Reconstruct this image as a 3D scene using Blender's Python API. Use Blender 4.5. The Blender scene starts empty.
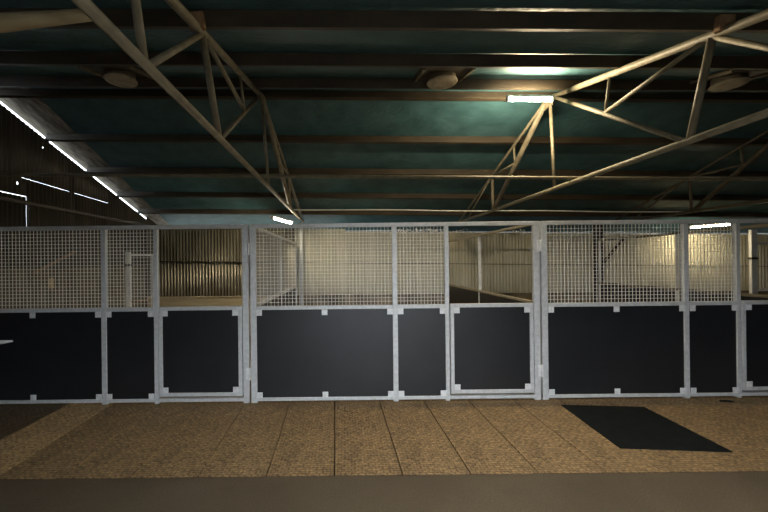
import bpy, math, random
from mathutils import Vector, Matrix
random.seed(7)
S = bpy.context.scene
COL = S.collection
EYE = 1.715
TILT = 0.017                      # the roof falls slightly along the building
YF = 4.53                         # line of the stall fronts
YB = 8.80                         # back wall
XL = -4.78                        # left wall
XR = 13.6
YE = -0.75                        # front wall

# ------------------------------------------------------------------ materials
def nodes(name):
    m = bpy.data.materials.new(name); m.use_nodes = True
    nt = m.node_tree; b = nt.nodes['Principled BSDF']
    return m, nt, b
def N(nt, t, **kw):
    n = nt.nodes.new(t)
    for k, v in kw.items():
        if k in n.inputs: n.inputs[k].default_value = v
        else: setattr(n, k, v)
    return n
def L(nt, a, b): nt.links.new(a, b)
def ramp(nt, fac, stops):
    r = nt.nodes.new('ShaderNodeValToRGB')
    e = r.color_ramp.elements
    e[0].position, e[0].color = stops[0][0], (*stops[0][1], 1)
    e[1].position, e[1].color = stops[-1][0], (*stops[-1][1], 1)
    for p, c in stops[1:-1]:
        x = e.new(p); x.color = (*c, 1)
    L(nt, fac, r.inputs[0]); return r
def noisy(name, c1, c2, scale=6, rough=.6, metal=0, bump=0, bscale=60, stretch=(1,1,1), detail=5):
    m, nt, b = nodes(name)
    tc = N(nt, 'ShaderNodeTexCoord'); mp = N(nt, 'ShaderNodeMapping'); mp.inputs['Scale'].default_value = stretch
    L(nt, tc.outputs['Object'], mp.inputs[0])
    n = N(nt, 'ShaderNodeTexNoise', Scale=scale, Detail=detail); L(nt, mp.outputs[0], n.inputs['Vector'])
    r = ramp(nt, n.outputs['Fac'], [(.32, c1), (.68, c2)])
    L(nt, r.outputs[0], b.inputs['Base Color'])
    b.inputs['Roughness'].default_value = rough; b.inputs['Metallic'].default_value = metal
    if bump:
        n2 = N(nt, 'ShaderNodeTexNoise', Scale=bscale, Detail=4); L(nt, mp.outputs[0], n2.inputs['Vector'])
        bp = N(nt, 'ShaderNodeBump', Strength=bump, Distance=.02); L(nt, n2.outputs['Fac'], bp.inputs['Height'])
        L(nt, bp.outputs[0], b.inputs['Normal'])
    return m
M = {}
M['galv'] = noisy('galvanised steel', (.47,.48,.49), (.58,.59,.60), 25, .5, .25)
M['galv_bright'] = noisy('bright galvanised steel', (.6,.61,.62), (.75,.76,.77), 25, .45, .15)
M['wire'] = noisy('welded wire', (.74,.72,.64), (.88,.86,.78), 20, .5, .2)
M['board'] = noisy('black plastic board', (.007,.008,.0095), (.011,.0122,.0142), 3, .42, 0, .05, 160)
M['steel'] = noisy('dark painted purlin steel', (.028,.021,.013), (.056,.042,.026), 8, .6, 0, .1, 30, (.4,1,1))
M['tube'] = noisy('tan painted truss tube', (.13,.113,.075), (.21,.185,.13), 10, .6, 0, .15, 40)
M['tubeshade'] = noisy('shade darkened truss tube', (.05,.04,.026), (.09,.072,.046), 10, .6, 0, .15, 40)  # truss tube colour darkened to stand in for deep shade
M['timber'] = noisy('weathered pole', (.24,.19,.11), (.46,.38,.24), 14, .8, 0, .3, 50, (.25,1,1))
M['foil'] = noisy('blue green roof foil', (.034,.095,.112), (.062,.150,.174), 3.5, .55, 0, .6, 14)
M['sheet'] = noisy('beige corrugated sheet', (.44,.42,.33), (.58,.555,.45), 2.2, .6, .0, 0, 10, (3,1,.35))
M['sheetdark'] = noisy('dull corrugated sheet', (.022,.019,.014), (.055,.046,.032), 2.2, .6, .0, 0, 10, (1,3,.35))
M['sheetgalv'] = noisy('weathered zinc corrugated sheet', (.10,.088,.06), (.26,.235,.17), 1.6, .38, .35, 0, 10, (3,1,.5))
M['kick'] = noisy('tan kickboard', (.46,.38,.25), (.62,.53,.36), 3, .8, 0, .1, 30, (.4,1,3))
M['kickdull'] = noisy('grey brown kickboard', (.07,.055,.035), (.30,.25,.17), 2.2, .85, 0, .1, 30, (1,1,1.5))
M['wiredull'] = noisy('dull welded wire', (.36,.34,.28), (.46,.43,.36), 20, .6, .1)
M['plate'] = noisy('tan plate', (.42,.28,.12), (.55,.38,.18), 14, .6)
M['dark'] = noisy('black painted post', (.012,.012,.012), (.03,.028,.025), 8, .7)
M['rubber'] = noisy('black rubber', (.004,.0055,.0055), (.009,.0105,.0105), 8, .85, 0, .3, 120)
for _m in ('rubber',): M[_m].node_tree.nodes['Principled BSDF'].inputs['Specular IOR Level'].default_value = .12
M['vent'] = noisy('dusty vent metal', (.30,.26,.18), (.46,.40,.30), 12, .7)
M['rust'] = noisy('rusty brown steel', (.20,.11,.05), (.36,.22,.11), 14, .8)
M['sand'] = noisy('stall sand', (.26,.20,.13), (.38,.30,.20), 5, .95, 0, .4, 60)
M['earth'] = noisy('pale outdoor ground', (.12,.11,.09), (.18,.16,.13), 1.5, .95)
M['white'] = noisy('white plastic', (.7,.7,.68), (.85,.85,.82), 10, .5)
M['leaf'] = noisy('pale green leaves', (.25,.32,.16), (.55,.60,.42), 12, .6)

M['lining'] = noisy('tan wall lining', (.085,.07,.044), (.17,.14,.09), 2.5, .8, 0, .1, 20, (1,2,.6))
M['bare'] = noisy('bare grey roofing', (.10,.085,.062), (.36,.34,.30), 14, .6, .1, .2, 30, (1,.15,1))
def concrete():
    m, nt, b = nodes('worn brown concrete')
    tc = N(nt, 'ShaderNodeTexCoord')
    n = N(nt, 'ShaderNodeTexNoise', Scale=1.3, Detail=8, Roughness=.6); L(nt, tc.outputs['Object'], n.inputs['Vector'])
    n2 = N(nt, 'ShaderNodeTexNoise', Scale=90, Detail=3); L(nt, tc.outputs['Object'], n2.inputs['Vector'])
    r = ramp(nt, n.outputs['Fac'], [(.3, (.068,.049,.028)), (.7, (.098,.073,.043))])
    r2 = ramp(nt, n2.outputs['Fac'], [(.34, (.6,.6,.6)), (.66, (1.15,1.15,1.15))])
    mx = N(nt, 'ShaderNodeMixRGB', blend_type='MULTIPLY'); mx.inputs[0].default_value = .8
    L(nt, r.outputs[0], mx.inputs[1]); L(nt, r2.outputs[0], mx.inputs[2]); L(nt, mx.outputs[0], b.inputs['Base Color'])
    b.inputs['Roughness'].default_value = .8
    bp = N(nt, 'ShaderNodeBump', Strength=.3, Distance=.01); L(nt, n2.outputs['Fac'], bp.inputs['Height']); L(nt, bp.outputs[0], b.inputs['Normal'])
    return m
M['concrete'] = concrete()
def matmat(name, c1, c2, mortar):
    m, nt, b = nodes(name)
    tc = N(nt, 'ShaderNodeTexCoord')
    n = N(nt, 'ShaderNodeTexNoise', Scale=2.5, Detail=7); L(nt, tc.outputs['Object'], n.inputs['Vector'])
    n3 = N(nt, 'ShaderNodeTexNoise', Scale=38, Detail=4); L(nt, tc.outputs['Object'], n3.inputs['Vector'])
    br = N(nt, 'ShaderNodeTexBrick', Scale=1.0); L(nt, tc.outputs['Object'], br.inputs['Vector'])
    br.inputs['Brick Width'].default_value = .058; br.inputs['Row Height'].default_value = .030
    br.inputs['Mortar Size'].default_value = .0035; br.inputs['Mortar Smooth'].default_value = .4
    br.inputs['Color1'].default_value = (*c1, 1); br.inputs['Color2'].default_value = (*c2, 1); br.inputs['Mortar'].default_value = (*mortar, 1)
    r = ramp(nt, n.outputs['Fac'], [(.25, (.62,.62,.62)), (.75, (1.1,1.1,1.1))])
    r3 = ramp(nt, n3.outputs['Fac'], [(.34, (.42,.40,.37)), (.66, (1.3,1.3,1.3))])
    mx = N(nt, 'ShaderNodeMixRGB', blend_type='MULTIPLY'); mx.inputs[0].default_value = .8
    L(nt, br.outputs['Color'], mx.inputs[1]); L(nt, r.outputs[0], mx.inputs[2])
    m2 = N(nt, 'ShaderNodeMixRGB', blend_type='MULTIPLY'); m2.inputs[0].default_value = .9
    L(nt, mx.outputs[0], m2.inputs[1]); L(nt, r3.outputs[0], m2.inputs[2])
    L(nt, m2.outputs[0], b.inputs['Base Color']); b.inputs['Roughness'].default_value = .75
    bp = N(nt, 'ShaderNodeBump', Strength=.55, Distance=.006, invert=True); L(nt, br.outputs['Fac'], bp.inputs['Height']); L(nt, bp.outputs[0], b.inputs['Normal'])
    return m
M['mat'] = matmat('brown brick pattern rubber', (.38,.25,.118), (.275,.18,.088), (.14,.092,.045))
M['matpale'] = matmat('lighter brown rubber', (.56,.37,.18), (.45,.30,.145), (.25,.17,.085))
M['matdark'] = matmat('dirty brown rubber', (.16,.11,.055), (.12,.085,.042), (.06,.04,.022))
def emit(name, c, s):
    m, nt, b = nodes(name)
    b.inputs['Base Color'].default_value = (.8,.8,.8,1)
    b.inputs['Emission Color'].default_value = (*c, 1); b.inputs['Emission Strength'].default_value = s
    return m
M['lamp_ridge'] = emit('ridge tube light', (1,.80,.50), 430)
M['lamp_back'] = emit('stall tube light', (1,.87,.62), 125)
M['lamp_end'] = emit('end stall tube light', (1,.82,.52), 80)

M['lamp_fill'] = emit('added eave fill light', (1,.95,.86), 330)  # fill for the stall fronts, from an added lamp out of view
# ------------------------------------------------------------------ mesh building
class MB:
    def __init__(s): s.v = []; s.f = []; s.sm = []
    def box(s, x0, x1, y0, y1, z0, z1, sh=None):
        i = len(s.v)
        for z in (z0, z1):
            for x, y in ((x0,y0),(x1,y0),(x1,y1),(x0,y1)):
                s.v.append(Vector((x,y,z)))
        for q in ((3,2,1,0),(4,5,6,7),(0,1,5,4),(1,2,6,5),(2,3,7,6),(3,0,4,7)):
            s.f.append([i+k for k in q]); s.sm.append(False)
        return s
    def bar(s, p, q, w, h, up=(0,0,1)):                # rectangular bar between two points
        p, q = Vector(p), Vector(q); d = (q-p).normalized(); u = Vector(up)
        a = d.cross(u).normalized(); u = a.cross(d).normalized(); i = len(s.v)
        for c in (p, q):
            for sx, sy in ((-1,-1),(1,-1),(1,1),(-1,1)):
                s.v.append(c + a*(sx*w/2) + u*(sy*h/2))
        for f in ((3,2,1,0),(4,5,6,7),(0,1,5,4),(1,2,6,5),(2,3,7,6),(3,0,4,7)):
            s.f.append([i+k for k in f]); s.sm.append(False)
        return s
    def tube(s, p, q, r, r2=None, n=12):
        p, q = Vector(p), Vector(q); r2 = r if r2 is None else r2
        d = (q-p).normalized(); a = d.orthogonal().normalized(); b = d.cross(a); i = len(s.v)
        for c, rr in ((p, r), (q, r2)):
            for k in range(n):
                t = 2*math.pi*k/n; s.v.append(c + a*(rr*math.cos(t)) + b*(rr*math.sin(t)))
        for k in range(n):
            s.f.append([i+k, i+(k+1)%n, i+n+(k+1)%n, i+n+k]); s.sm.append(True)
        s.f.append([i+n-1-k for k in range(n)]); s.sm.append(False)
        s.f.append([i+n+k for k in range(n)]); s.sm.append(False)
        return s
    def path(s, pts, r, n=8):                          # one swept tube along a polyline
        pts = [Vector(p) for p in pts]; i0 = len(s.v)
        for j, p in enumerate(pts):
            d = (pts[min(j+1, len(pts)-1)] - pts[max(j-1, 0)]).normalized()
            a = d.cross(Vector((0,.1,1))).normalized(); b = d.cross(a)
            rr = r[j] if isinstance(r, (list, tuple)) else r
            for k in range(n):
                t = 2*math.pi*k/n; s.v.append(p + a*(rr*math.cos(t)) + b*(rr*math.sin(t)))
        for j in range(len(pts)-1):
            for k in range(n):
                o = i0 + j*n
                s.f.append([o+k, o+(k+1)%n, o+n+(k+1)%n, o+n+k]); s.sm.append(True)
        e = i0 + (len(pts)-1)*n
        s.f.append([i0+n-1-k for k in range(n)]); s.sm.append(False)
        s.f.append([e+k for k in range(n)]); s.sm.append(False)
        return s
    def lathe(s, c, prof, n=28):                       # profile of (radius, height) round a vertical axis
        c = Vector(c); i0 = len(s.v)
        for r, z in prof:
            for k in range(n):
                t = 2*math.pi*k/n; s.v.append(c + Vector((r*math.cos(t), r*math.sin(t), z)))
        for j in range(len(prof)-1):
            for k in range(n):
                o = i0 + j*n
                s.f.append([o+k, o+(k+1)%n, o+n+(k+1)%n, o+n+k]); s.sm.append(True)
        s.f.append([i0+n-1-k for k in range(n)]); s.sm.append(False)
        e = i0 + (len(prof)-1)*n
        s.f.append([e+k for k in range(n)]); s.sm.append(False)
        return s
    def build(s, name, mat, parent=None, bevel=0, org=None):
        o0 = Vector(org) if org is not None else (world_loc(parent) if parent else Vector((0,0,0)))
        me = bpy.data.meshes.new(name)
        me.from_pydata([tuple(v - o0) for v in s.v], [], s.f); me.update()
        for p, sm in zip(me.polygons, s.sm): p.use_smooth = sm
        me.materials.append(M[mat] if isinstance(mat, str) else mat)
        o = bpy.data.objects.new(name, me); COL.objects.link(o)
        if parent: o.parent = parent
        elif org is not None: o.location = o0
        if bevel:
            b = o.modifiers.new('edge', 'BEVEL'); b.width = bevel; b.segments = 2; b.limit_method = 'ANGLE'
        return o
def world_loc(o):
    p = Vector(o.location)
    while o.parent: o = o.parent; p += o.location
    return p
def tag(o, label=None, cat=None, group=None, kind=None):
    if label: o['label'] = label
    if cat: o['category'] = cat
    if group: o['group'] = group
    if kind: o['kind'] = kind
    return o
def empty(name, loc, label, cat, group=None):
    o = bpy.data.objects.new(name, None); o.location = loc; o.empty_display_size = .2; COL.objects.link(o)
    return tag(o, label, cat, group)
def struct(o): o['kind'] = 'structure'; return o
def copy_tree(o, parent=None):
    c = o.copy(); COL.objects.link(c)
    if parent: c.parent = parent
    for ch in list(o.children): copy_tree(ch, c)
    return c

# ------------------------------------------------------------------ roof geometry (height of the truss top chords)
H1, M1, H0, M0 = 1.047, .241, 3.745, .315
YRIDGE = (H0-H1)/(M1+M0)
def chord(y): return EYE + (H1 + M1*y if y < YRIDGE else H0 - M0*y)
def under(x, y): return chord(y) + .14 - TILT*x       # underside of the roof sheet

# ------------------------------------------------------------------ setting
struct(MB().box(XL-.1, XR, -4, 2.935, -.12, 0).build('floor', 'concrete'))
struct(MB().box(XL-.1, XR, 2.935, YF+.05, -.12, -.024).build('floor', 'concrete'))
struct(MB().box(XL-.1, XR, YF+.05, YB+.1, -.12, 0).build('floor', 'sand'))
g = MB(); g.box(-60, 70, -60, 70, -.3, -.13); struct(g.build('ground', 'earth'))

def roof():
    m = MB(); nx = 40
    ys = [-1.1, 0, 1.2, 2.4, 3.6, YRIDGE, 6, 7.2, 8.4, 9.62]
    x0, x1 = XL-.07, XR+.3
    def grid(dz):
        rows = []
        for y in ys:
            row = []
            for i in range(nx+1):
                x = x0 + (x1-x0)*i/nx
                row.append(len(m.v)); m.v.append(Vector((x, y, under(x, y)+dz)))
            rows.append(row)
        return rows
    a, b = grid(0), grid(.025)
    for j in range(len(ys)-1):
        for i in range(nx):
            m.f.append([a[j][i], a[j+1][i], a[j+1][i+1], a[j][i+1]]); m.sm.append(False)
            m.f.append([b[j][i], b[j][i+1], b[j+1][i+1], b[j+1][i]]); m.sm.append(False)
    for j in range(len(ys)-1):
        for i in (0, nx):
            m.f.append([a[j][i], a[j+1][i], b[j+1][i], b[j][i]]); m.sm.append(False)
    for i in range(nx):
        for j in (0, len(ys)-1):
            m.f.append([a[j][i], a[j][i+1], b[j][i+1], b[j][i]]); m.sm.append(False)
    return struct(m.build('ceiling', 'foil'))
roof()

def corrugated(p0, p1, segs, pitch=.076, amp=.009, per=6):
    """A corrugated wall from p0 to p1 (plan points); segs(d, x, y) lists the (z0, z1) that are sheeted there."""
    p0, p1 = Vector((*p0, 0)), Vector((*p1, 0)); d = p1 - p0; ln = d.length; d /= ln
    nrm = Vector((-d.y, d.x, 0)); n = int(ln/pitch*per); m = MB()
    def pt(k):
        u = ln*k/n; return p0 + d*u + nrm*(amp*math.sin(2*math.pi*u/pitch)), u
    for k in range(n):
        a, ua = pt(k); b, ub = pt(k+1); c = (a+b)/2
        sa = segs((ua+ub)/2, c.x, c.y)
        for z0, z1 in sa:
            ta, tb = (z1(a.x, a.y), z1(b.x, b.y)) if callable(z1) else (z1, z1)
            i = len(m.v)
            for e in (0, .004):
                m.v += [Vector((a.x, a.y, z0))+nrm*e, Vector((b.x, b.y, z0))+nrm*e, Vector((b.x, b.y, tb))+nrm*e, Vector((a.x, a.y, ta))+nrm*e]
            m.f += [[i,i+1,i+2,i+3], [i+7,i+6,i+5,i+4], [i+3,i+2,i+6,i+7], [i+1,i,i+4,i+5]]; m.sm += [True, True, False, False]
    return m
ZBACK = EYE + .747
def back_segs(d, x, y):
    return [(0, lambda px, py: ZBACK - TILT*px + (.075 if x < .02 else 0))]
struct(corrugated((-1.21, YB), (XR, YB), back_segs).build('wall_back', 'sheet'))
struct(corrugated((XL, YB), (-1.21, YB), back_segs, amp=.011).build('wall_back', 'sheetgalv'))
def left_segs(d, x, y):
    top = lambda px, py: under(px, py) - (.085 if py < YB else .0)
    out = []
    holes = []
    if 5.40 < y < 7.40 and not (6.35 < y < 6.46):      # daylight along the lap of two sheets
        zl = EYE + 1.32 - .03*(y-5.4); holes.append((zl, zl+.0035))
    if 5.325 < y < 5.36: holes.append((EYE+1.205, EYE+1.24))
    if 5.80 < y < 5.82: holes.append((EYE+1.88, EYE+1.90))
    if 4.8 < y < 5.48: holes.append((EYE+1.045, EYE+1.051))
    z = 0
    if 5.48 < y < 5.494: return [(0, EYE-.45), (EYE+1.051, top)]
    holes.sort()
    for a, b in holes:
        if a > z: out.append((z, a)); z = b
    out.append((z, top))
    return out
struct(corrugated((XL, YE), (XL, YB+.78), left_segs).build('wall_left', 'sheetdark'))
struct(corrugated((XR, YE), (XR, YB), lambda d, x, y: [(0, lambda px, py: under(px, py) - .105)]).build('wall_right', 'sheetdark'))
OX0, OX1, OZ = -.7, 2.4, 2.3
def front_segs(d, x, y):
    top = lambda px, py: under(px, py) - .02
    return [(OZ, top)] if OX0 < x < OX1 else [(0, top)]
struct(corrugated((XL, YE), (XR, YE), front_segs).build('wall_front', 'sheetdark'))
# girt, kickboard and top plate along the back wall
struct(MB().bar((XL+.03, YB-.038, EYE+.09), (-1.25, YB-.038, EYE+.025), .05, .028).build('trim_1', 'steel', bevel=.003))
struct(MB().bar((-1.25, YB-.018, EYE+.025), (XR-.05, YB-.018, EYE-.25), .012, .012).build('trim_8', 'steel'))
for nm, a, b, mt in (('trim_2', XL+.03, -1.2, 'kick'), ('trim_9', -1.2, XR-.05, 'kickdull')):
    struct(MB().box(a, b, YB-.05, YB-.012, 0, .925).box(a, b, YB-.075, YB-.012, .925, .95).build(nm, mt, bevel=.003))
struct(MB().bar((.02, YB, ZBACK-TILT*.02+.003), (XR-.05, YB, ZBACK-TILT*XR+.003), .04, .014).build('trim_5', 'white'))
# added dark wall close behind the building, keeps sky light off the back eave
struct(MB().box(-.2, XR+2, 10.25, 10.35, -.13, 4.2).build('wall_sky_block', 'sheetdark'))
# plain lining along the side wall behind the stall front
struct(MB().box(XL+.014, XL+.03, YF+.08, YB-.09, 0, EYE-.02).build('trim_6', 'lining', bevel=.003))
# bare grey roofing along the side wall where the foil stops short
def bare_strip():
    m = MB(); ys = [1.0, 3.6, YRIDGE, 6, 7.2, 8.4, 9.6]; wd = [.75, .62, .56, .5, .42, .36, .3]
    for dz in (-.006, -.001):
        for y, w_ in zip(ys, wd):
            for x in (XL-.065, XL+w_): m.v.append(Vector((x, y, under(x, y)+dz)))
    n = len(ys)*2
    for j in range(len(ys)-1):
        a = 2*j
        m.f += [[a, a+2, a+3, a+1], [n+a, n+a+1, n+a+3, n+a+2], [a, n+a, n+a+2, a+2], [a+1, a+3, n+a+3, n+a+1]]; m.sm += [False]*4
    return struct(m.build('trim_7', 'bare'))
bare_strip()
# girts along the left wall
struct(MB().box(XL+.012, XL+.06, -.6, YB-.08, EYE+.92, EYE+.97).build('trim_4', 'steel', bevel=.003))

# ------------------------------------------------------------------ purlins
def purlin(y, name, label, mat='steel', dep=.112, w=.055):
    m = MB(); z = chord(y); x0, x1 = XL+.03, XR-.03
    s = M1 if y < YRIDGE else -M0
    up = Vector((0, -s, 1)).normalized()
    m.bar((x0, y, z-TILT*x0+.016+dep/2), (x1, y, z-TILT*x1+.016+dep/2), w, dep, up)
    o = m.build(name, mat, org=(0, y, z), bevel=.004)
    return tag(o, label, 'roof beam', 'roof purlins')
purlin(2.64, 'roof_purlin', 'dark steel roof purlin nearest the entrance, where the truss cleats are fixed')
purlin(3.56, 'roof_purlin', 'dark steel roof purlin on the near slope just before the round roof vents')
purlin(4.47, 'roof_purlin', 'dark steel roof purlin on the near side of the ridge behind the round vents')
purlin(4.93, 'roof_purlin', 'dark steel roof purlin on the far side of the ridge above the bright tube lamp')
purlin(5.84, 'roof_purlin', 'brown roof purlin first below the ridge on the far slope, under the bright lamp')
purlin(6.76, 'roof_purlin', 'brown roof purlin just above the long horizontal pipe')
purlin(7.65, 'roof_purlin', 'brown roof purlin between the horizontal pipe and the thin white cable')
purlin(8.42, 'roof_purlin', 'dark roof purlin lowest on the far slope beside the eave')

# ------------------------------------------------------------------ trusses
HB = EYE + .98
def make_truss(label, dull=False):
    t = empty('roof_truss', (0,0,0), label, 'truss', 'tubular roof trusses')
    def mem(name, p, q, r):
        mat = 'tubeshade' if dull else 'tube'
        MB().tube((0, *p), (0, *q), r).build(name, mat, t)
    c = lambda y: (y, chord(y) - .012)
    hb = lambda y: (y, HB)
    mem('bottom_chord', hb(-.25), hb(8.70), .027)
    mem('top_chord', (-.25, HB+.02), c(YRIDGE-.0), .032)
    mem('top_chord', c(YRIDGE), c(8.72), .021)
    mem('web', hb(1.80), c(1.75), .022)
    mem('web', hb(1.83), c(2.685), .020)
    mem('web', c(2.685), hb(2.87), .026)
    mem('web', c(2.72), (3.79, EYE+1.58), .020)
    mem('web', c(3.72), (3.79, EYE+1.58), .014)
    mem('web', c(YRIDGE-.12), hb(2.90), .022)
    mem('web', c(YRIDGE-.05), hb(4.72), .020)
    mem('web', c(YRIDGE+.02), hb(6.66), .036)
    mem('web', c(5.84), (5.80, EYE+1.58), .017)
    mem('web', (5.80, EYE+1.60), c(6.70), .018)
    mem('web', c(6.70), hb(6.68), .024)
    mem('web', c(6.75), hb(8.07), .017)
    p = MB(); p.bar((0, 2.60, chord(2.6)-.01), (0, 2.60, chord(2.6)+.10), .11, .05, (0,1,0)); p.build('cleat', 'rust', t, .003)
    p = MB(); p.box(-.012, .012, YRIDGE-.10, YRIDGE+.10, chord(YRIDGE)-.14, chord(YRIDGE)-.02); p.build('gusset_plate', 'tube', t, .002)
    return t
tr = make_truss('tan tubular steel truss with the bright tube lamp fixed at its peak')
tl = copy_tree(tr); tl['label'] = 'tan tubular steel truss above the partition with a round pole tied to its bottom chord'
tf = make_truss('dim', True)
tf['label'] = 'tubular truss darkened as if in deep shade beyond the dark column with a knee brace'
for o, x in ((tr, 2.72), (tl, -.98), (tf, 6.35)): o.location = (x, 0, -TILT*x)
LEAN = math.radians(4.4)                               # this truss leans a little on its bottom chord
tl.rotation_euler.y = -LEAN; tl.location.x += HB*math.sin(LEAN); tl.location.z += HB*(1-math.cos(LEAN))

# posts that carry the far end of the trusses
def column(x, mat, label, w=.07):
    r = empty('roof_post', (x, YB-.13, 0), label, 'post')
    MB().box(x-w/2, x+w/2, YB-.17, YB-.10, .012, HB-.03-TILT*x).build('shaft', mat, r, .004)
    MB().box(x-.09, x+.09, YB-.22, YB-.08, 0, .012).build('base_plate', mat, r, .002)
    return r
column(-1.03, 'galv', 'grey steel roof post against the back wall just right of the mesh partition')
r = column(6.02, 'dark', 'black roof post with a diagonal brace against the beige back wall', .20)
MB().bar((6.08, YB-.14, EYE-.12), (6.62, YB-.14, EYE+.52), .05, .06, (0,1,0)).build('brace', 'dark', r, .004)

# ------------------------------------------------------------------ stall fronts
BAY = 3.60
K = BAY/3.66
ZB0, ZB1, ZM0, ZM1, ZT0, ZT1 = .022, .062, 1.145, 1.192, 2.158, 2.207
def bracket(name, x, z, parent, w=.07, h=.07):
    y = YF-.034
    b = MB().box(x-w/2, x+w/2, y, y+.006, z-h/2, z+h/2)
    b.tube((x, y-.007, z), (x, y, z), .011, n=8)
    return b.build(name, 'galv_bright', parent, .002)
def mesh_panel(x0, x1, z0, z1, parent):
    m = MB(); st = .0447; w = .0051
    nx = int((x1-x0)/st); nz = int((z1-z0)/st)
    for i in range(1, nx+1):
        x = x0 + (x1-x0)*i/(nx+1); m.box(x-w/2, x+w/2, YF-w, YF, z0-.01, z1+.01)
    for i in range(1, nz+1):
        z = z0 + (z1-z0)*i/(nz+1); m.box(x0-.01, x1+.01, YF, YF+w, z-w/2, z+w/2)
    return m.build('wire_mesh', 'wire', parent)
def make_front(x0, label):
    t = empty('stall_front', (x0, YF, 0), label, 'stall front', 'row of galvanised stall fronts')
    A = (0, .075); B = (1.787*K, 1.787*K+.062); C = (2.447*K, 2.447*K+.05); D = (3.562*K, 3.637*K)
    y0, y1 = YF-.025, YF+.025
    for a, b in (A, B, C, D):
        MB().box(x0+a, x0+b, y0, y1, -.0025, ZT0+.01).build('post', 'galv', t, .004)
    MB().box(x0, x0+3.637*K, y0-.002, y1+.002, ZT0, ZT1).build('top_rail', 'galv', t, .004)
    MB().box(x0+A[1], x0+B[0], y0, y1, ZM0, ZM1).build('middle_rail', 'galv', t, .004)
    MB().box(x0+B[1], x0+C[0], y0, y1, ZM0, ZM1).build('middle_rail', 'galv', t, .004)
    MB().box(x0, x0+3.637*K, y0-.003, y1+.003, ZB0, ZB1).build('bottom_rail', 'galv', t, .004)
    mesh_panel(x0+A[1], x0+B[0], ZM1, ZT0, t)
    mesh_panel(x0+B[1], x0+C[0], ZM1, ZT0, t)
    for (a, b) in ((A[1], B[0]), (B[1], C[0])):
        bd = MB().box(x0+a, x0+b, YF-.012, YF+.012, ZB1-.005, ZM0+.005).build('board', 'board', t)
        zs = (ZB1+.034, ZM0-.034)
        for z in zs:
            for x in (x0+a+.034, x0+b-.034): bracket('bracket', x, z, bd)
            if b-a > 1: bracket('bracket', x0+(a+b)/2, z, bd)
    # the door: lower leaf only, open above
    d0, d1, z0, z1 = x0+2.447*K+.06, x0+3.552*K, .088, 1.196
    fr = MB(); w = .046
    fr.box(d0, d0+w, y0-.006, y1-.006, z0, z1).box(d1-w, d1, y0-.006, y1-.006, z0, z1)
    fr.box(d0+w, d1-w, y0-.006, y1-.006, z1-w, z1).box(d0+w, d1-w, y0-.006, y1-.006, z0, z0+w)
    door = fr.build('stall_door', 'galv', t, .004)
    MB().box(d0+w, d1-w, YF-.018, YF+.004, z0+w-.005, z1-w+.005).build('door_board', 'board', door)
    for x in (d0+w+.034, d1-w-.034):
        for z in (z0+w+.034, z1-w-.034): bracket('door_bracket', x, z, door)
    for z in (.36, 1.90):
        h = MB().tube((x0+3.647*K, y0-.012, z-.075), (x0+3.647*K, y0-.012, z+.075), .013)
        h.box(x0+3.60*K, x0+3.645*K, y0-.009, y0-.003, z-.07, z+.07)
        h.build('hinge', 'galv_bright', t, .002)
    return t
X2, X3 = -1.175, 2.425
f2 = make_front(X2, 'galvanised stall front with mesh and black boards in the middle of the row, a tall grey post at each side')
f1 = copy_tree(f2); f1.location.x = X2-BAY
f3 = copy_tree(f2); f3.location.x = X3
f1['label'] = 'dim galvanised stall front that meets the dark corrugated side wall'
f2['label'] = 'galvanised stall front in the middle of the row, open above its door'
f3['label'] = 'galvanised stall front behind the loose black rubber mat'

# ------------------------------------------------------------------ partitions between the stalls
def make_partition(x, label, mesh=True, rm='galv_bright', h=.045):
    y0, y1 = YF+.06, 8.58; ym = 6.55
    t = empty('stall_partition', (x, y0, 0), label, 'partition', 'partitions between the stalls')
    w = .025
    for yy in (ym, y1-.02):
        MB().box(x-w, x+w, yy-.02, yy+.02, 0, 2.17).build('post', 'galv_bright', t, .003)
    MB().box(x-w, x+w, y0, y1, 2.205-h, 2.205).build('top_rail', rm, t, .003)
    MB().box(x-w, x+w, y0, y1, 1.2-h, 1.2).build('middle_rail', rm, t, .003)
    MB().box(x-w, x+w, y0, y1, .02, .06).build('bottom_rail', 'galv_bright', t, .003)
    MB().box(x-.012, x+.012, y0+.03, y1-.03, .05, 1.17).build('board', 'board', t)
    if mesh:
        m = MB(); st = .0447; ww = .0045
        n = int((y1-y0)/st)
        for i in range(1, n):
            yy = y0 + i*st; m.box(x-ww, x, yy-ww/2, yy+ww/2, 1.2, 2.18)
        for i in range(1, 22):
            z = 1.21 + i*st; m.box(x, x+ww, y0, y1, z-ww/2, z+ww/2)
        m.build('wire_mesh', 'wiredull', t)
    return t
make_partition(X2+.015, 'galvanised mesh partition seen slanting back behind the middle stall front')
make_partition(X3-.01, 'bare framed partition with a black board seen through the open door of the middle stall', False, 'vent', .032)
make_partition(X3+BAY-.05, 'partition with black lower board behind the stall front by the loose mat', False, 'kickdull')

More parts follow.
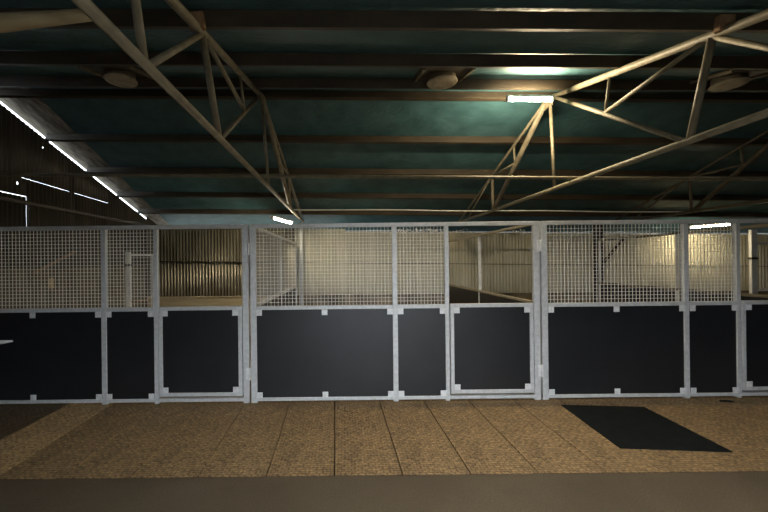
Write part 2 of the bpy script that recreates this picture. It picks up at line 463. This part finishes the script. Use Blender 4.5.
# ------------------------------------------------------------------ floor mats
PITCH = .5525; X0 = -.124 - 8*PITCH
names = {
 0: 'dark dirty brick-textured floor mat against the side wall',
 1: 'dark dirty brick-textured floor mat, second from the side wall',
 2: 'brightest tan brick-textured floor mat, next to the dark dirty ones',
 3: 'brown brick-textured floor mat, fourth from the side wall, before the narrow board',
 4: 'brown brick-textured floor mat before the door of the dim stall, nearer the side wall',
 5: 'brown brick-textured floor mat before the door of the dim stall, farther from the side wall',
 6: 'brown brick-textured floor mat across the joint of the dim and the middle stall fronts',
 7: 'brown brick-textured floor mat before the wide middle board, nearest its left bracket pair'.replace('left ', 'door-side '),
 8: 'brown brick-textured floor mat before the wide middle board, its edge straight up the view',
 9: 'brown brick-textured floor mat before the narrow board of the middle stall front',
 10: 'brown brick-textured floor mat before the open door of the middle stall, by its latch post',
 11: 'brown brick-textured floor mat before the open door of the middle stall, by its hinge post',
 12: 'brown brick-textured floor mat just short of the loose black mat, fully uncovered',
 13: 'brown brick-textured floor mat under the near half of the loose black mat',
 14: 'brown brick-textured floor mat under the far half of the loose black mat',
 15: 'brown brick-textured floor mat just past the loose black mat',
 16: 'brown brick-textured floor mat holding the small black scrap',
 17: 'brown brick-textured floor mat cut by the edge of the view, past the black scrap'.replace('cut by the edge of the view, ', 'second '),
 18: 'brown brick-textured floor mat at the far end of the row, past the black scrap',
}
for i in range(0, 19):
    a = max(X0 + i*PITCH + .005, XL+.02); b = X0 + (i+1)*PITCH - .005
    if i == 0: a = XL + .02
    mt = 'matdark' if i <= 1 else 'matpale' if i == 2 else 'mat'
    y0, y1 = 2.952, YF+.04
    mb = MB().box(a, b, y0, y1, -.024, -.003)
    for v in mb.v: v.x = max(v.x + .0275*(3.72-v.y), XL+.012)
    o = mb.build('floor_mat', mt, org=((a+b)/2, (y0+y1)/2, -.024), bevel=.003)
    tag(o, names[i], 'floor mat', 'brick-textured mats in a row')
m = MB(); q = [(2.487,3.323),(3.42,3.235),(3.46,4.247),(2.544,4.331)]
i = 0
for z in (-.0025, .0075): m.v += [Vector((x,y,z)) for x,y in q]
for f in ((3,2,1,0),(4,5,6,7),(0,1,5,4),(1,2,6,5),(2,3,7,6),(3,0,4,7)): m.f.append(list(f)); m.sm.append(False)
tag(m.build('rubber_mat', 'rubber', org=(2.98,3.78,-.0025), bevel=.003), 'loose black rubber mat lying on the brown floor mats', 'mat')
m = MB(); m.path([(4.50,4.40,.005),(4.55,4.385,.008),(4.60,4.38,.007),(4.64,4.375,.004)], [.008,.011,.012,.006], 6)
tag(m.build('rubber_scrap', 'rubber', org=(4.57,4.39,-.002)), 'small black scrap lying by the bottom rail of the stall front', 'scrap')

# ------------------------------------------------------------------ lamps
def lamp(p, q, label, mat, r=.018, hw=.12, skirt=False):
    p, q = Vector(p), Vector(q); c = (p+q)/2
    t = empty('tube_lamp', c, label, 'lamp', 'tube lamps under the roof'); d = (q-p).normalized()
    MB().bar(p, q, hw, .03).build('housing', 'white', t, .005)
    dn = Vector((0,0,-.018-r))
    MB().tube(p+dn+d*.015, q+dn-d*.015, r).build('tube', mat, t)
    if skirt:
        a = d.cross(Vector((0,0,1)))*hw/2; z = Vector((0,0,-.015-.7*r))
        m = MB()
        for sg in (-1, 1): m.bar(p+a*sg+z, q+a*sg+z, .004, r*1.5+.03)  # skirts added to keep the fill light off the trusses
        m.build('light_skirt', 'white', t)
    for e in (p+dn, q+dn-d*.02): MB().bar(e, e+d*.02, .045, .05).build('end_cap', 'white', t, .003)
    return t
lamp((1.945, 4.35, EYE+1.965), (2.50, 4.35, EYE+1.955), 'bright tube lamp under the ridge at the peak of a truss', 'lamp_ridge', .019, .04)
lamp((-1.40, 7.06, EYE+.92), (-1.17, 8.0, EYE+.92), 'small slanted tube lamp above the mesh partition of the middle stall', 'lamp_back')
lamp((7.72, 8.2, EYE+.745), (8.55, 8.1, EYE+.80), 'tube lamp seen through the narrow mesh of the stall front by the loose mat', 'lamp_end')

lamp((.55, .55, EYE+1.15), (1.75, .55, EYE+1.15), 'unseen tube lamp added under the near eave to light the stall fronts', 'lamp_fill', skirt=True)
# ------------------------------------------------------------------ roof vents
def vent(x, y, label):
    zb = under(x, y); zz = zb - .115
    t = empty('roof_vent', (x, y, zb), label, 'vent', 'round roof vents')
    MB().lathe((x, y, 0), [(.10, zz-.006), (.165, zz), (.175, zz+.012), (.155, zz+.02), (.15, zb+.01)]).build('throat', 'vent', t)
    s = M1
    MB().bar((x-.30, y, zb-.012), (x+.30, y, zb-.012), .56, .012, (0,-s,1)).build('flange', 'steel', t, .002)
    for sx in (-.27, .27):
        MB().bar((x+sx, y-.30, under(x, y-.30)-.03), (x+sx, y+.30, under(x, y+.30)-.03), .03, .03).build('strap', 'tube', t, .002)
    return t
vent(-2.58, 4.24, 'round roof vent above the dim stall front, dull in the shade')
vent(1.15, 4.24, 'round roof vent lit by the bright tube lamp beside it')
vent(4.50, 4.26, 'round roof vent beyond the steep near half of the lamp truss')

# ------------------------------------------------------------------ pipe, cable, pole
m = MB(); m.path([(-4.7+.5*k, 4.36, HB+.052-TILT*(-4.7+.5*k)) for k in range(36)], .021, 10)
tag(m.build('conduit_pipe', 'tube', org=(0,4.36,HB+.05)), 'long straight pipe running across the trusses above the stall fronts', 'pipe')
pts = []
for k in range(0, 60):
    x = -1.03 + k*.13
    z = HB + .032 + .006*math.sin(x*2.1) - (.0 if x < 6.2 else 0)
    pts.append((x, 6.95, z - TILT*x))
for k in range(1, 14): pts.append((6.64+.2*k, 6.95, HB+.032-TILT*6.6+.03*k - .0008*k*k))
m = MB(); m.path(pts, .012, 6)
tag(m.build('electric_cable', 'white', org=(-1.03,6.9,HB)), 'thin white cable strung level between trusses just above the stall fronts', 'cable')
pole = [(-.965, 1.45, HB+.02), (-1.15, 1.45, HB+.005), (-1.37, 1.45, HB-.012), (-2.2, 1.45, HB-.08), (-3.4, 1.45, HB-.178), (-4.772, 1.45, HB-.29)]
m = MB(); m.path(pole, [.021,.026,.034,.037,.042,.045], 14)
tag(m.build('timber_pole', 'timber', org=(-1.03,1.51,HB)), 'thick weathered pole tied to the truss and running to the side wall', 'pole')

# ------------------------------------------------------------------ things on and by the walls
m = MB(); m.bar((XL+.075, 5.5, 1.61), (XL+.075, 6.36, 1.96), .03, .03)
tag(m.build('wall_brace', 'rust', org=(XL+.07,5.9,1.56)), 'slanting brown brace on the dark corrugated side wall', 'brace')
m = MB(); m.box(XL+.03, XL+.042, 5.85, 5.94, EYE-.36, EYE-.19); m.tube((XL+.04, 5.89, EYE-.2), (XL+.05, 5.89, EYE-.2), .012)
tag(m.build('wall_plate', 'plate', org=(XL+.03,5.89,EYE-.27), bevel=.003), 'small tan plate fixed low on the corrugated side wall', 'plate')
def gate(x, y, label, dx, dy, hgt, rails, w=.13, pm='galv_bright'):
    t = empty('gate_frame', (x, y, 0), label, 'gate', 'pale gate frames in the end stalls')
    MB().box(x-w/2, x+w/2, y-.03, y+.03, 0, hgt).build('post', pm, t, .004)
    for z, mat in rails:
        MB().bar((x, y, z), (x+dx, y+dy, z), .03, .045).build('rail', mat, t, .003)
    MB().box(x+dx-.02, x+dx+.02, y+dy-.02, y+dy+.02, 0, hgt-.05).build('end_post', 'galv_bright', t, .003)
    MB().box(x-w/2-.012, x+w/2+.012, y-.04, y+.04, EYE-.02, EYE+.03).build('clamp', 'dark', t, .003)
    return t
gate(-4.69, 7.90, 'pale galvanised gate post with rail in the corner of the dim stall', .42, .2, 2.00, ((1.94,'white'),(.94,'rust')), .105, 'white')  # post and upper rail made white to stand in for daylight on them
gate(9.0, 8.05, 'pale galvanised gate post with rail at the edge of the view beyond the narrow mesh', 1.2, .1, 2.35, ((2.05,'galv_bright'),(1.02,'galv_bright')))
# saddle arm at the far end of the first bay
m = MB(); m.path([(-4.62,4.36,.80),(-4.35,4.34,.808),(-4.10,4.30,.822),(-3.93,4.30,.838)], [.036,.034,.028,.012], 10)
m.box(-4.66,-4.60,4.34,4.50,.72,.86)
tag(m.build('rail_arm', 'galv_bright', org=(-4.62,4.5,.735)), 'pale metal arm jutting in front of the black board by the side wall', 'bracket')
# torn pale netting bunched on the wall top at the eave
def netting(x0, x1, label):
    m = MB()
    for k in range(int((x1-x0)*42)):
        x = random.uniform(x0, x1); y = YB + random.uniform(-.10, -.035); z = ZBACK - TILT*x + random.uniform(-.02, .075)
        d = Vector((random.uniform(-1,1), random.uniform(-.4,.4), random.uniform(-.6,.6))).normalized()*random.uniform(.02,.05)
        i = len(m.v); n = Vector((0,.6,.8)).cross(d).normalized()*d.length*.6
        c = Vector((x,y,z)); e = Vector((0,-.004,.002))
        m.v += [c-d, c+n*.7, c+d, c-n*.7, c-d+e, c+n*.7+e, c+d+e, c-n*.7+e]
        for f in ((3,2,1,0),(4,5,6,7),(0,1,5,4),(1,2,6,5),(2,3,7,6),(3,0,4,7)): m.f.append([i+q for q in f]); m.sm.append(False)
    return tag(m.build('eave_netting', 'white', org=((x0+x1)/2,YB,ZBACK)), label, 'netting', 'torn netting at the eave', 'stuff')
netting(1.25, 3.05, 'torn pale netting on the wall top above the narrow mesh of the middle stall')
netting(4.0, 4.85, 'torn pale netting on the wall top above the hinge side of the open middle door')

# ------------------------------------------------------------------ light
w = bpy.data.worlds.new('World'); S.world = w; w.use_nodes = True
nt = w.node_tree; bg = nt.nodes['Background']
bg.inputs['Color'].default_value = (.80,.90,1,1); bg.inputs['Strength'].default_value = 4.5

# ------------------------------------------------------------------ camera
cd = bpy.data.cameras.new('camera'); cam = bpy.data.objects.new('camera', cd); COL.objects.link(cam)
F = 365.0; PX, PY, ROLL = 345.0, 263.0, math.radians(.62)
cd.sensor_width = 36; cd.lens = F/768*36
cd.shift_x = (384-PX)/768; cd.shift_y = (PY-256)/768
cam.location = (0, 0, EYE)
cam.rotation_euler = (Matrix.Rotation(math.radians(90), 3, 'X') @ Matrix.Rotation(-ROLL, 3, 'Z')).to_euler()
cd.clip_start = .05
S.camera = cam
S.view_settings.view_transform = 'Standard'; S.view_settings.look = 'None'
S.view_settings.gamma = 1; S.view_settings.use_curve_mapping = False
S.view_settings.exposure = 0.9
